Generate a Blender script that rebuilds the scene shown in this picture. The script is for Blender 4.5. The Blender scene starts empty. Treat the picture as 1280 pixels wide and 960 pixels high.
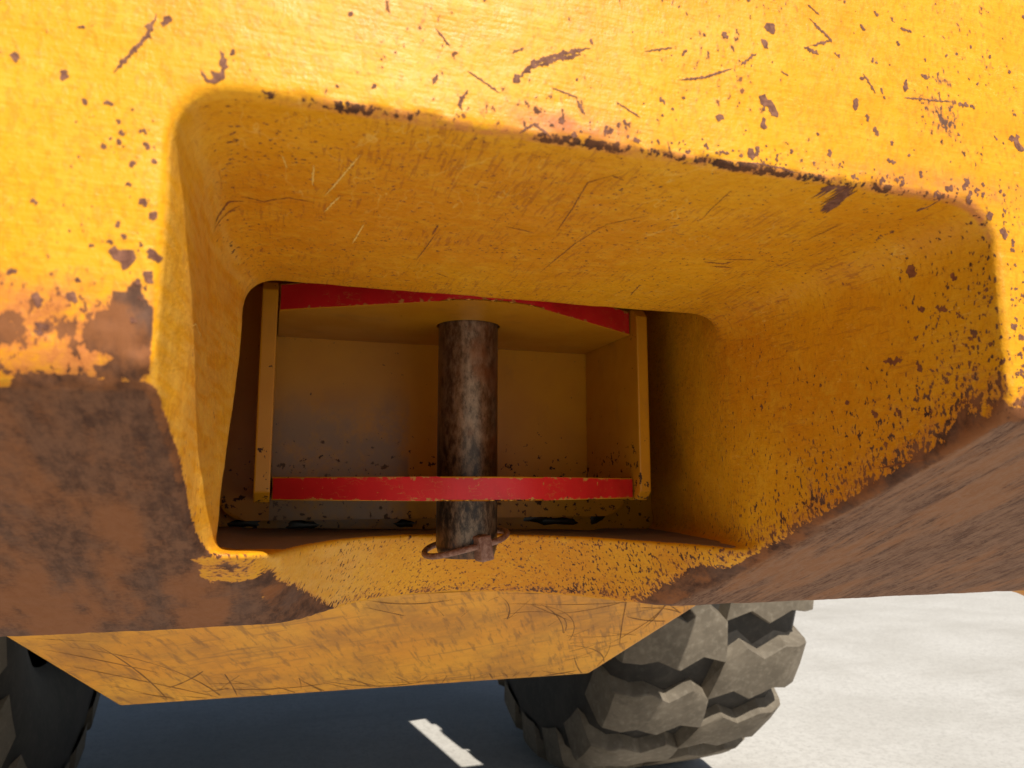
import bpy, bmesh, math, random
import numpy as np
from mathutils import Vector, noise
from mathutils.bvhtree import BVHTree

random.seed(7)
rng = np.random.default_rng(7)
H0 = 0.78                      # lens height above the ground (m)
scene = bpy.context.scene
C = scene.collection

# ---------------------------------------------------------------- camera
cam_d = bpy.data.cameras.new('camera')
cam = bpy.data.objects.new('camera', cam_d)
C.objects.link(cam)
cam.location = (0, 0, H0)
cam.rotation_euler = (math.radians(90) + math.atan(127 / 930), 0, math.radians(-17.8))
cam_d.sensor_width = 36
cam_d.lens = 930 / 1280 * 36
cam_d.clip_start = 0.01
cam_d.clip_end = 400
cam_d.dof.use_dof = True
cam_d.dof.focus_distance = 0.56
cam_d.dof.aperture_fstop = 15
scene.camera = cam

# ---------------------------------------------------------------- sky, sun, exposure
SUN = Vector((0.21, -1.0, 1.0)).normalized()
world = bpy.data.worlds.new('World')
scene.world = world
world.use_nodes = True
wn = world.node_tree
bg = wn.nodes['Background']
sky = wn.nodes.new('ShaderNodeTexSky')
sky.sky_type = 'NISHITA'
sky.sun_disc = False
sky.sun_elevation = math.asin(SUN.z)
sky.sun_rotation = math.atan2(SUN.x, SUN.y)
wn.links.new(sky.outputs[0], bg.inputs[0])
bg.inputs[1].default_value = 0.05
sun_d = bpy.data.lights.new('sun', 'SUN')
sun_d.energy = 4.6
sun_d.angle = math.radians(0.5)
sun_d.color = (1.0, 0.95, 0.86)
sun = bpy.data.objects.new('sun', sun_d)
C.objects.link(sun)
sun.location = (2, -6, 8)
sun.rotation_euler = SUN.to_track_quat('Z', 'Y').to_euler()
vs = scene.view_settings
vs.view_transform = 'Standard'
vs.look = 'None'
vs.gamma = 1
vs.exposure = 0.36
vs.use_curve_mapping = False
scene.cycles.max_bounces = 6
scene.cycles.diffuse_bounces = 4
scene.cycles.glossy_bounces = 3

# ---------------------------------------------------------------- node helper
class NT:
    def __init__(self, name):
        self.m = bpy.data.materials.new(name)
        self.m.use_nodes = True
        self.t = self.m.node_tree
        self.b = self.t.nodes['Principled BSDF']
        tc = self.t.nodes.new('ShaderNodeTexCoord')
        self.co = tc.outputs['Object']
    def put(self, sock, v):
        if hasattr(v, 'node'):
            self.t.links.new(v, sock)
        else:
            if isinstance(v, tuple) and len(v) == 3 and len(getattr(sock, 'default_value', (0,))) == 4:
                v = (*v, 1)
            sock.default_value = v
    def math(self, op, a, b=0.0, c=None, clamp=False):
        n = self.t.nodes.new('ShaderNodeMath')
        n.operation = op
        n.use_clamp = clamp
        self.put(n.inputs[0], a)
        self.put(n.inputs[1], b)
        if c is not None:
            self.put(n.inputs[2], c)
        return n.outputs[0]
    def map(self, scale=(1, 1, 1), rot=(0, 0, 0), loc=(0, 0, 0), co=None):
        n = self.t.nodes.new('ShaderNodeMapping')
        self.put(n.inputs[0], co or self.co)
        n.inputs['Location'].default_value = loc
        n.inputs['Rotation'].default_value = rot
        n.inputs['Scale'].default_value = scale
        return n.outputs[0]
    def noise(self, scale, detail=4, rough=.55, co=None, dist=0.0):
        n = self.t.nodes.new('ShaderNodeTexNoise')
        self.put(n.inputs['Vector'], co or self.co)
        n.inputs['Scale'].default_value = scale
        n.inputs['Detail'].default_value = detail
        n.inputs['Roughness'].default_value = rough
        n.inputs['Distortion'].default_value = dist
        return n.outputs[0]
    def vor(self, scale, co=None, rand=1.0):
        n = self.t.nodes.new('ShaderNodeTexVoronoi')
        self.put(n.inputs['Vector'], co or self.co)
        n.inputs['Scale'].default_value = scale
        n.inputs['Randomness'].default_value = rand
        return n.outputs['Distance']
    def ss(self, x, lo, hi, a=0.0, b=1.0):
        n = self.t.nodes.new('ShaderNodeMapRange')
        n.interpolation_type = 'SMOOTHSTEP'
        self.put(n.inputs[0], x)
        n.inputs[1].default_value = lo
        n.inputs[2].default_value = hi
        n.inputs[3].default_value = a
        n.inputs[4].default_value = b
        return n.outputs[0]
    def mix(self, f, a, b):
        n = self.t.nodes.new('ShaderNodeMix')
        n.data_type = 'RGBA'
        self.put(n.inputs[0], f)
        self.put(n.inputs[6], a)
        self.put(n.inputs[7], b)
        return n.outputs[2]
    def mixf(self, f, a, b):
        n = self.t.nodes.new('ShaderNodeMix')
        n.data_type = 'FLOAT'
        self.put(n.inputs[0], f)
        self.put(n.inputs[2], a)
        self.put(n.inputs[3], b)
        return n.outputs[0]
    def attr(self, name):
        n = self.t.nodes.new('ShaderNodeAttribute')
        n.attribute_name = name
        return n.outputs['Fac']
    def bump(self, h, strength=.3, dist=.001, normal=None):
        n = self.t.nodes.new('ShaderNodeBump')
        n.inputs['Strength'].default_value = strength
        n.inputs['Distance'].default_value = dist
        self.put(n.inputs['Height'], h)
        if normal is not None:
            self.put(n.inputs['Normal'], normal)
        return n.outputs[0]
    def out(self, color, rough=.5, metal=0.0, normal=None, spec=.5, coat=None):
        self.put(self.b.inputs['Base Color'], color)
        self.put(self.b.inputs['Roughness'], rough)
        self.put(self.b.inputs['Metallic'], metal)
        self.put(self.b.inputs['Specular IOR Level'], spec)
        if normal is not None:
            self.put(self.b.inputs['Normal'], normal)
        if coat is not None:
            self.put(self.b.inputs['Coat Weight'], coat)
            self.b.inputs['Coat Roughness'].default_value = .22
        return self.m

# ---------------------------------------------------------------- materials
YEL = (0.72, 0.328, 0.008)
YEL_O = (0.64, 0.246, 0.006)
YEL_P = (0.76, 0.410, 0.022)

def cast_paint():
    k = NT('worn_yellow_paint')
    F1, B, D, S, W, O, CL, GA, GB, SC = (k.attr(n) for n in ('chipfield', 'black', 'dust', 'streak', 'wall', 'orange', 'cloud', 'gatea', 'gateb', 'sunlit_scuff'))
    n2 = k.noise(85, 5, .72)
    sp = k.noise(430, 2, .6, co=k.map((1, 1, .6), rot=(0, .5, .3)))
    # where the paint is gone: chips, specks, burnt rim, dust
    f2 = k.math('ADD', F1, k.math('ADD', k.math('MULTIPLY', k.math('SUBTRACT', n2, .5), .85), k.math('MULTIPLY', k.math('SUBTRACT', sp, .5), .70)))
    spk = k.ss(k.math('ADD', sp, k.math('ADD', k.math('MULTIPLY', F1, .34), k.math('MULTIPLY', W, .045))), .725, .765)
    rmask = k.math('MAXIMUM', k.ss(f2, .50, .54), spk)
    bm_ = k.ss(k.math('ADD', B, k.math('ADD', k.math('MULTIPLY', k.math('SUBTRACT', n2, .5), 1.1), k.math('MULTIPLY', k.math('SUBTRACT', sp, .5), 1.5))), .46, .66)
    dm = k.ss(k.math('ADD', D, k.math('MULTIPLY', k.math('SUBTRACT', n2, .5), .35)), .40, .62)
    gone = k.math('MAXIMUM', k.math('MAXIMUM', rmask, bm_), dm)
    # --- paint: faint clouds, brush marks, rubbed and dragged scratches
    br = k.noise(1, 3, .62, co=k.map((38, 240, 420), rot=(0, .09, 0)))
    paint = k.mix(k.ss(CL, .30, .72), YEL, YEL_O)
    paint = k.mix(k.ss(n2, .48, .72, 0, .45), paint, YEL_P)
    paint = k.mix(k.ss(br, .52, .75, 0, .40), paint, YEL_P)
    paint = k.mix(k.ss(sp, .46, .64, 0, .30), paint, (0.46, 0.150, 0.008))
    paint = k.mix(k.math('MULTIPLY', O, k.ss(n2, .30, .58)), paint, (0.52, 0.165, 0.05))
    pv = k.noise(1, 2, .5, co=k.map((70, 26, 230), rot=(.5, .35, .5)))
    pale = k.math('MULTIPLY', k.ss(k.math('ABSOLUTE', k.math('SUBTRACT', pv, .5)), 0, .008, 1, 0), k.ss(GA, .50, .64))
    paint = k.mix(k.math('MULTIPLY', pale, .5), paint, (0.82, 0.52, 0.11))
    paint = k.mix(k.math('MULTIPLY', SC, k.ss(pv, .35, .62, .2, .8)), paint, (0.80, 0.52, 0.13))  # left wall: pale scratches, with the sunlit strip's paleness put into the colour
    dv = k.noise(1, 4, .7, co=k.map((560, 60, 520), rot=(0, 0, -.62)))
    drag = k.math('MULTIPLY', k.ss(k.math('ADD', dv, k.math('MULTIPLY', GB, .30)), .725, .80), W)
    paint = k.mix(k.math('MULTIPLY', k.ss(f2, .30, .52), .60), paint, (0.44, 0.135, 0.030))
    paint = k.mix(k.math('MULTIPLY', drag, .42), paint, (0.27, 0.070, 0.018))
    hp = k.math('ADD', k.math('ADD', k.math('MULTIPLY', br, .20), k.math('MULTIPLY', sp, .13)), k.math('MULTIPLY', n2, .55))
    k.out(paint, k.ss(n2, .3, .7, .38, .54), 0, k.bump(hp, .8, .0017), spec=.24)
    # --- bare iron: brown, orange and grey-violet rust, scraped along the slope
    nr = k.noise(1, 6, .74, co=k.map((150, 60, 90), rot=(0, 0, .2)))
    rc = k.mix(k.ss(nr, .34, .66), (0.052, 0.019, 0.009), (0.165, 0.068, 0.030))
    rc = k.mix(k.ss(GA, .48, .68, 0, .50), rc, (0.125, 0.068, 0.046))
    rc = k.mix(k.ss(k.math('ADD', GB, k.math('MULTIPLY', sp, .25)), .60, .80, 0, .80), rc, (0.25, 0.088, 0.026))
    st = k.noise(1, 5, .72, co=k.map((330, 10, 60), rot=(0, 0, .12)))
    st2 = k.noise(1, 3, .64, co=k.map((900, 12, 200), rot=(0, 0, .09), loc=(2, 1, 0)))
    sc = k.mix(k.ss(st, .36, .62), (0.085, 0.033, 0.015), (0.215, 0.108, 0.060))
    sc = k.mix(k.ss(st2, .53, .66, 0, .8), sc, (0.085, 0.038, 0.024))
    sc = k.mix(k.ss(k.math('ADD', GB, k.math('MULTIPLY', st, .5)), .74, .92, 0, .8), sc, (0.27, 0.115, 0.045))
    sc = k.mix(k.ss(k.math('ADD', nr, k.math('MULTIPLY', sp, .5)), .66, .86, 0, .55), sc, (0.27, 0.150, 0.090))
    rc = k.mix(S, rc, sc)
    rc = k.mix(bm_, rc, k.mix(k.ss(n2, .40, .60), (0.055, 0.022, 0.011), (0.125, 0.045, 0.016)))
    rc = k.mix(k.math('MULTIPLY', dm, .93), rc, (0.27, 0.20, 0.150))
    b2 = k.t.nodes.new('ShaderNodeBsdfPrincipled')
    k.put(b2.inputs['Base Color'], rc)
    b2.inputs['Roughness'].default_value = .82
    b2.inputs['Specular IOR Level'].default_value = .3
    hr = k.math('ADD', k.math('MULTIPLY', nr, .55), k.math('MULTIPLY', S, k.math('ADD', k.math('MULTIPLY', st, .6), k.math('MULTIPLY', st2, .4))))
    k.put(b2.inputs['Normal'], k.bump(hr, .6, .0016))
    mx = k.t.nodes.new('ShaderNodeMixShader')
    k.put(mx.inputs[0], gone)
    k.t.links.new(k.b.outputs[0], mx.inputs[1])
    k.t.links.new(b2.outputs[0], mx.inputs[2])
    k.t.links.new(mx.outputs[0], k.t.nodes['Material Output'].inputs['Surface'])
    return k.m

def flat_rust(name, c1, c2, sc=160):
    k = NT(name)
    a = k.noise(sc, 6, .7)
    return k.out(k.mix(k.ss(a, .35, .68), c1, c2), .8, 0, k.bump(a, .4, .0004), spec=.3)

def hitch_paint():
    k = NT('amber_hitch_paint')
    n = k.noise(14, 5, .6)
    c = k.mix(k.ss(n, .35, .7), (0.54, 0.240, 0.008), (0.47, 0.190, 0.006))
    s = k.ss(k.noise(190, 4, .65), .66, .70)
    tex = k.t.nodes.new('ShaderNodeSeparateXYZ')
    k.put(tex.inputs[0], k.co)
    low = k.ss(tex.outputs[2], H0 + .006, H0 + .07, 1, 0)
    s = k.math('MULTIPLY', k.ss(k.math('ADD', k.noise(150, 4, .65), k.math('MULTIPLY', low, .10)), .69, .72), 1.0)
    c = k.mix(s, c, (0.05, 0.022, 0.012))
    sm = k.ss(k.noise(28, 6, .65, co=k.map((1, 1, .5), loc=(2, 2, 7))), .52, .75, 0, .45)
    c = k.mix(sm, c, (0.27, 0.115, 0.02))
    # grey reflection painted on the back of the box, cut off straight at right
    gleam = k.math('MULTIPLY', k.ss(tex.outputs[0], .112, .116, 1, 0), k.ss(tex.outputs[2], H0 + .092, H0 + .045))
    gleam = k.math('MULTIPLY', k.math('MULTIPLY', gleam, k.ss(tex.outputs[1], .645, .650)), k.ss(k.noise(36, 5, .65), .28, .60))
    gleam = k.math('MULTIPLY', gleam, k.ss(tex.outputs[0], -.001, .0, 0, 1))
    return k.out(k.mix(k.math('MULTIPLY', gleam, .65), c, (0.20, 0.135, 0.085)), k.mixf(s, k.mixf(gleam, k.ss(n, .3, .7, .30, .42), .28), .85), 0, k.bump(k.noise(120, 4, .6), .14, .0006), spec=.35)

def red_paint(z0, z1, name):
    k = NT(name)
    tex = k.t.nodes.new('ShaderNodeSeparateXYZ')
    k.put(tex.inputs[0], k.co)
    z = tex.outputs[2]
    mid = (z0 + z1) / 2
    e = k.ss(k.math('ABSOLUTE', k.math('SUBTRACT', z, H0 + mid)), (z1 - z0) * .30, (z1 - z0) * .54)
    n = k.noise(190, 6, .68)
    worn = k.ss(k.math('ADD', n, k.math('MULTIPLY', e, .16)), .635, .67)
    lines = k.noise(1, 3, .5, co=k.map((120, 60, 260), rot=(0, .9, 0)), dist=.3)
    ln = k.math('MULTIPLY', k.ss(k.math('ABSOLUTE', k.math('SUBTRACT', lines, .5)), 0, .012, 1, 0), k.ss(k.noise(45, 3), .52, .62))
    worn = k.math('MAXIMUM', worn, k.math('MULTIPLY', ln, .7))
    dark = k.ss(k.math('ADD', k.noise(75, 6, .66, co=k.map(loc=(4, 1, 2))), k.math('MULTIPLY', e, .06)), .70, .73)
    c = k.mix(k.ss(k.noise(20, 4), .35, .7), (0.60, 0.010, 0.016), (0.46, 0.006, 0.010))
    c = k.mix(worn, c, (0.48, 0.20, 0.045))
    c = k.mix(dark, c, (0.06, 0.032, 0.02))
    return k.out(c, .42, 0, k.bump(k.math('SUBTRACT', k.noise(160, 4, .6), k.math('MULTIPLY', worn, .6)), .2, .0005))

def pin_steel():
    k = NT('worn_pin_steel')
    v = k.noise(1, 6, .72, co=k.map((210, 210, 95)))
    w = k.noise(1, 5, .7, co=k.map((320, 320, 240)))
    b = k.noise(20, 4, .6)
    tex = k.t.nodes.new('ShaderNodeSeparateXYZ')
    k.put(tex.inputs[0], k.co)
    c = k.mix(k.ss(v, .34, .68), (0.100, 0.068, 0.046), (0.31, 0.225, 0.155))
    c = k.mix(k.ss(b, .50, .66, 0, .7), c, (0.22, 0.092, 0.040))
    c = k.mix(k.ss(w, .55, .72, 0, .55), c, (0.045, 0.036, 0.030))
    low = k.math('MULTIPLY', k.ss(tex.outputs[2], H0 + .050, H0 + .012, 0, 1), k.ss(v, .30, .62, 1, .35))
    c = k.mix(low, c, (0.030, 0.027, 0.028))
    # a few turned rings
    rg = k.noise(1, 2, .5, co=k.map((3, 3, 900)))
    hgt = k.math('ADD', k.math('MULTIPLY', w, .6), k.math('MULTIPLY', rg, .3))
    return k.out(c, k.ss(v, .3, .7, .30, .50), .8, k.bump(hgt, .25, .0005))

def clip_steel():
    k = NT('rusty_clip_steel')
    a = k.noise(260, 5, .65)
    c = k.mix(k.ss(a, .35, .66), (0.17, 0.070, 0.042), (0.33, 0.19, 0.14))
    return k.out(c, .6, .35, k.bump(a, .3, .0004))

def belly_paint():
    k = NT('scratched_belly_paint')
    n = k.noise(7, 6, .62)
    c = k.mix(k.ss(n, .3, .7), (0.82, 0.40, 0.04), (0.72, 0.30, 0.028))
    tex = k.t.nodes.new('ShaderNodeSeparateXYZ')
    k.put(tex.inputs[0], k.co)
    gr = k.noise(1, 4, .65, co=k.map((170, 40, 7), co=k.map(rot=(0, .62, 0))))
    g2 = k.noise(1, 4, .65, co=k.map((8, 40, 190), co=k.map(rot=(0, .12, 0))))
    c = k.mix(k.ss(gr, .50, .68, 0, .60), c, (0.23, 0.105, 0.035))
    c = k.mix(k.ss(g2, .55, .70, 0, .50), c, (0.27, 0.125, 0.04))
    sm = k.noise(11, 6, .7, co=k.map((1, 1, 1.6), rot=(0, .4, 0)))
    c = k.mix(k.ss(sm, .40, .72, 0, .60), c, (0.27, 0.125, 0.04))
    return k.out(c, .5, 0, k.bump(k.math('ADD', k.noise(45, 4, .6), k.math('MULTIPLY', gr, -.4)), .3, .002))

def concrete():
    k = NT('pale_concrete')
    a = k.noise(2.2, 6, .62)
    b = k.noise(38, 6, .65)
    c = k.mix(k.ss(a, .3, .7), (0.53, 0.50, 0.45), (0.63, 0.60, 0.55))
    c = k.mix(k.ss(b, .42, .7, 0, .5), c, (0.43, 0.405, 0.365))
    s = k.ss(k.noise(1, 4, .6, co=k.map((1.2, 6, 1), rot=(0, 0, .35))), .55, .75, 0, .35)
    c = k.mix(s, c, (0.40, 0.37, 0.33))
    c = k.mix(k.ss(k.noise(5.5, 3, .5, co=k.map(loc=(3, 8, 0))), .70, .76, 0, .55), c, (0.28, 0.225, 0.16))
    c = k.mix(k.ss(k.noise(95, 4, .7), .52, .68, 0, .65), c, (0.36, 0.335, 0.30))
    return k.out(c, .85, 0, k.bump(b, .3, .004), spec=.25)

def rubber(name, c1, c2, dusty):
    k = NT(name)
    a = k.noise(9, 6, .65)
    b = k.noise(60, 5, .65)
    c = k.mix(k.ss(a, .35, .68), c1, c2)
    c = k.mix(k.ss(b, .45, .78, 0, .45), c, dusty)
    return k.out(c, .72, 0, k.bump(k.noise(150, 4, .6), .2, .0015), spec=.3)

def plain(name, c, r=.6, m=0.0):
    k = NT(name)
    a = k.noise(12, 5, .6)
    dk = tuple(x * .72 for x in c)
    return k.out(k.mix(k.ss(a, .35, .7), c, dk), r, m, k.bump(k.noise(70, 4, .6), .15, .001))

M = dict(cast=cast_paint(), hitch=hitch_paint(), pin=pin_steel(), clip=clip_steel(), belly=belly_paint(), ground=concrete(),
         chip=flat_rust('bare_rust_chip', (0.11, 0.040, 0.022), (0.25, 0.105, 0.060), 260),
         drag=flat_rust('belly_scratch', (0.17, 0.078, 0.028), (0.30, 0.145, 0.05), 60),
         gouge=flat_rust('brown_gouge', (0.17, 0.052, 0.018), (0.28, 0.095, 0.028)),
         pale=flat_rust('pale_scratch', (0.78, 0.50, 0.10), (0.84, 0.58, 0.17)),
         tyre=rubber('dark_tyre_rubber', (0.030, 0.027, 0.024), (0.048, 0.042, 0.036), (0.085, 0.074, 0.062)),
         lug=rubber('dusty_lug_rubber', (0.115, 0.094, 0.068), (0.175, 0.145, 0.107), (0.32, 0.275, 0.21)),
         body=plain('body_yellow_paint', (0.70, 0.36, 0.03), .45), frame=plain('dark_frame_paint', (0.035, 0.033, 0.032), .6),
         grease=plain('black_grease', (0.008, 0.007, 0.007), .35), rim=plain('rim_yellow_paint', (0.62, 0.31, 0.03), .5))

# ---------------------------------------------------------------- object helpers
def link(name, me, mats, parent=None):
    o = bpy.data.objects.new(name, me)
    for m in (mats if isinstance(mats, (list, tuple)) else [mats]):
        if m.name not in me.materials:
            me.materials.append(m)
    C.objects.link(o)
    if parent is not None:
        o.parent = parent
        base = parent
        off = Vector((0, 0, 0))
        while base is not None:
            off += base.location
            base = base.parent
        o.location = -off
    return o

def bm_mesh(bm, name, smooth=False, bevel=0.0, seg=2):
    if bevel:
        bmesh.ops.bevel(bm, geom=[e for e in bm.edges], offset=bevel, segments=seg, profile=.6, affect='EDGES', clamp_overlap=True)
    bmesh.ops.recalc_face_normals(bm, faces=bm.faces)
    me = bpy.data.meshes.new(name)
    bm.to_mesh(me)
    bm.free()
    if smooth:
        for p in me.polygons:
            p.use_smooth = True
    return me

def prism(pts, axis, a, b):
    """closed outline pts (2-D) extruded along axis from a to b"""
    bm = bmesh.new()
    def v(p, t):
        return {'x': (t, p[0], p[1]), 'y': (p[0], t, p[1]), 'z': (p[0], p[1], t)}[axis]
    lo = [bm.verts.new(v(p, a)) for p in pts]
    hi = [bm.verts.new(v(p, b)) for p in pts]
    n = len(pts)
    bm.faces.new(lo)
    bm.faces.new(hi[::-1])
    for i in range(n):
        bm.faces.new((lo[i], lo[(i + 1) % n], hi[(i + 1) % n], hi[i]))
    return bm

def box(x0, x1, y0, y1, z0, z1):
    return prism([(x0, y0), (x1, y0), (x1, y1), (x0, y1)], 'z', z0, z1)

def tag(o, label=None, cat=None, kind=None, group=None):
    for k_, v_ in (('label', label), ('category', cat), ('kind', kind), ('group', group)):
        if v_:
            o[k_] = v_
    return o

# ---------------------------------------------------------------- ground
gx = 60
me = bpy.data.meshes.new('ground')
me.from_pydata([(-gx, -gx, 0), (gx, -gx, 0), (gx, gx, 0), (-gx, gx, 0)], [], [(0, 1, 2, 3)])
tag(link('ground', me, M['ground']), kind='structure')

# ---------------------------------------------------------------- the loader
loader = bpy.data.objects.new('wheel_loader', None)
C.objects.link(loader)
loader.location = (0.1425, 2.06, 0)
tag(loader, 'scratched yellow machine rear end with rusty pocketed counterweight, belly plate and chunky tyres', 'machine')

# ---- counterweight casting: a solid with rounded, worn edges, meshed by surface nets
def smax(a, b, k):
    h = np.clip(.5 + .5 * (a - b) / k, 0, 1)
    return b + (a - b) * h + k * h * (1 - h)
def smin(a, b, k):
    return -smax(-a, -b, k)

CH_N = np.array([-0.407, -0.9134])                 # outward normal (y, z) of the sloping underside
def d_slope(y, z):
    return CH_N[0] * (y - .25) + CH_N[1] * (z - .031)
def floor_z(x):
    return -.0335 - .022 * x

def casting(x, y, z):
    top = .252 - .45 * np.maximum(0, x - .362)
    bot = -.0897 - .0137 * x - .45 * np.maximum(0, x - .775)
    d = smax(.25 - y, d_slope(y, z), .012)
    d = smax(d, z - top, .018)
    d = smax(d, y - .6715, .003)
    d = smax(d, np.abs(x - .1425) - 1.0, .03)
    # pocket
    xl = -.0356 + .05 * np.clip(y - .25, 0, .06) + .0125 * np.clip((y - .355) / .09, 0, 1) ** 1.5
    xr = .318 - .045 * (y - .25)
    zc = .1300 - .032 * (y - .25)
    left, right = xl - x, x - xr
    p = smax(left, z - zc, .022)
    p = smax(p, right, .026)
    p = smax(p, floor_z(x) - z, .007)
    yin = .416 + .049 * np.clip((z + .04) / .16, -.2, 1.2)
    # wider chamber behind the inner edge
    c = smax(yin - y, -.069 - x, .01)
    c = smax(c, x - (.306 + .22 * (y - yin)), .01)
    c = smax(c, z - .20, .01)
    c = smax(c, floor_z(x) - .0005 - z, .012)
    void = smin(p, c, .006)
    # hand-hole scooped out of the lip below the pin
    tilt = .045 * np.clip((-.04 - z) / .055, -.5, 1.5)
    e = np.sqrt(((x - .156) / .154) ** 2 + ((y - .365 - tilt) / .240) ** 2)
    s = (e - 1) * .15
    s = smax(s, z + .030, .01)
    d = smax(d, -s, .022)
    d = smax(d, bot - z, .003)
    return smax(d, -void, .0045)

def axis_pts(*segs):
    out = []
    for a, b, st in segs:
        n = max(1, int(round((b - a) / st)))
        out += list(a + (b - a) * np.arange(n) / n)
    out.append(segs[-1][1])
    return np.array(out, np.float32)

def surface_nets(xs, ys, zs):
    X, Y, Z = (a.astype(np.float32) for a in np.meshgrid(xs, ys, zs, indexing='ij', sparse=True))
    F = casting(X, Y, Z).astype(np.float32)
    ins = F < 0
    cnt = np.zeros(tuple(s - 1 for s in F.shape), np.uint8)
    for i in (0, 1):
        for j in (0, 1):
            for k in (0, 1):
                cnt += ins[i:ins.shape[0] - 1 + i, j:ins.shape[1] - 1 + j, k:ins.shape[2] - 1 + k]
    I = np.argwhere((cnt > 0) & (cnt < 8))
    idx = np.full(cnt.shape, -1, np.int32)
    idx[tuple(I.T)] = np.arange(len(I))
    acc = np.zeros((len(I), 3))
    num = np.zeros(len(I))
    corners = [(0, 0, 0), (1, 0, 0), (0, 1, 0), (1, 1, 0), (0, 0, 1), (1, 0, 1), (0, 1, 1), (1, 1, 1)]
    cv = [F[tuple((I + np.array(c)).T)] for c in corners]
    for a in range(8):
        for b in range(a + 1, 8):
            da = np.array(corners[b]) - np.array(corners[a])
            if np.abs(da).sum() != 1:
                continue
            cr = (cv[a] < 0) != (cv[b] < 0)
            t = np.where(cr, cv[a] / np.where(cr, cv[a] - cv[b], 1), 0)
            acc += np.where(cr[:, None], np.array(corners[a]) + t[:, None] * da, 0)
            num += cr
    P = I + acc / num[:, None]
    V = np.stack([np.interp(P[:, q], np.arange(len(ax)), ax) for q, ax in enumerate((xs, ys, zs))], 1)
    quads = []
    for ax in range(3):
        o1, o2 = [(1, 2), (2, 0), (0, 1)][ax]
        sl0 = [slice(None)] * 3
        sl1 = [slice(None)] * 3
        sl0[ax], sl1[ax] = slice(0, -1), slice(1, None)
        a, b = ins[tuple(sl0)], ins[tuple(sl1)]
        E_ = np.argwhere(a != b)
        ok = (E_[:, o1] > 0) & (E_[:, o2] > 0) & (E_[:, o1] < F.shape[o1] - 1) & (E_[:, o2] < F.shape[o2] - 1)
        E_ = E_[ok]
        flip = ~a[tuple(E_.T)]
        def cell(d1, d2):
            q = E_.copy()
            q[:, o1] -= d1
            q[:, o2] -= d2
            return idx[tuple(q.T)]
        q = np.stack([cell(1, 1), cell(0, 1), cell(0, 0), cell(1, 0)], 1)
        q[flip] = q[flip][:, ::-1]
        quads.append(q)
    return V, np.concatenate(quads)

xs = axis_pts((-.93, -.25, .04), (-.25, -.06, .003), (-.06, .345, .0019), (.345, .70, .0030), (.70, 1.22, .04))
ys = axis_pts((.236, .30, .0016), (.30, .48, .0024), (.48, .63, .0026), (.63, .69, .003))
zs = axis_pts((-.14, -.104, .004), (-.104, .14, .0018), (.14, .26, .0030))
V, Q = surface_nets(xs, ys, zs)

def vnoise(P, scale, seed):
    r = np.random.default_rng(seed)
    G = r.random((32, 32, 32))
    q = P * scale + 100.0
    i = np.floor(q).astype(int)
    f = q - i
    f = f * f * (3 - 2 * f)
    out = 0
    for a in (0, 1):
        for b in (0, 1):
            for c in (0, 1):
                w = (f[:, 0] if a else 1 - f[:, 0]) * (f[:, 1] if b else 1 - f[:, 1]) * (f[:, 2] if c else 1 - f[:, 2])
                out = out + w * G[(i[:, 0] + a) % 32, (i[:, 1] + b) % 32, (i[:, 2] + c) % 32]
    return out - .5

me = bpy.data.meshes.new('counterweight')
nv, nq = len(V), len(Q)
me.vertices.add(nv)
me.loops.add(nq * 4)
me.polygons.add(nq)
me.loops.foreach_set('vertex_index', Q.astype(np.int32).ravel())
me.polygons.foreach_set('loop_start', np.arange(0, nq * 4, 4, dtype=np.int32))
me.polygons.foreach_set('loop_total', np.full(nq, 4, np.int32))
me.vertices.foreach_set('co', V.astype(np.float32).ravel())
me.update(calc_edges=True)
me.validate()
nrm = np.empty(nv * 3, np.float32)
me.vertices.foreach_get('normal', nrm)
nrm = nrm.reshape(-1, 3)

x, y, z = V.T
def sst(v, a, b):
    t = np.clip((v - a) / (b - a), 0, 1)
    return t * t * (3 - 2 * t)
onch = sst(nrm[:, 1] * CH_N[0] + nrm[:, 2] * CH_N[1], .93, .985) * sst(np.abs(d_slope(y, z)), .006, .002)
onface = sst(-nrm[:, 1], .7, .95) * sst(y, .262, .254)
dsl = np.maximum(0, -d_slope(y, z))
pock = (y > .252) & (x > -.075) & (x < .36) & (onch < .5)
wall_r = pock * sst(-nrm[:, 0], .45, .8)
wall_l = pock * sst(nrm[:, 0], .45, .8)
ceil_ = pock * sst(-nrm[:, 2], .4, .8) * (z > .06)
lip = pock * (z < -.02) * sst(-nrm[:, 1], .25, .6)
flo = pock * sst(nrm[:, 2], .6, .9) * (z < 0)
big = vnoise(V, 45, 1)
med = vnoise(V, 130, 2)
rust = np.zeros(nv)
rust = np.maximum(rust, onch * 1.25)
# rust creeping up from the scraped slope
rust = np.maximum(rust, wall_r * (.34 * np.exp(-dsl / .018) + .30 * np.exp(-dsl / .065) + .12 * sst(y, .31, .26)))
rust = np.maximum(rust, wall_l * .40 * np.exp(-dsl / .006))
near = pock * (z < .06)
rust = np.maximum(rust, near * (x > .25) * 1.2 * sst(dsl, .0075, .0025))
rust = np.maximum(rust, near * (x < .05) * 1.0 * sst(dsl, .0045, .0012))
rust = np.maximum(rust, lip * (.27 + .25 * sst(z, -.075, -.094) + .28 * sst(x, .22, .31) + .22 * sst(x, .03, -.02)))
rust = np.maximum(rust, ceil_ * .06)
rust = np.maximum(rust, pock * (z < -.03) * sst(-nrm[:, 1] - nrm[:, 2], .5, .8) * .95 * sst(x - .012 - 1.05 * (-.055 - z), .010, -.012) * sst(z, -.036, -.046))
rust = np.maximum(rust, pock * (z < -.03) * sst(-nrm[:, 1] - nrm[:, 2], .5, .8) * .9 * sst(x - .292 + .25 * (-.055 - z), -.010, .012) * sst(z, -.050, -.062))
wb = .016 * med + .020 * big
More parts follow.
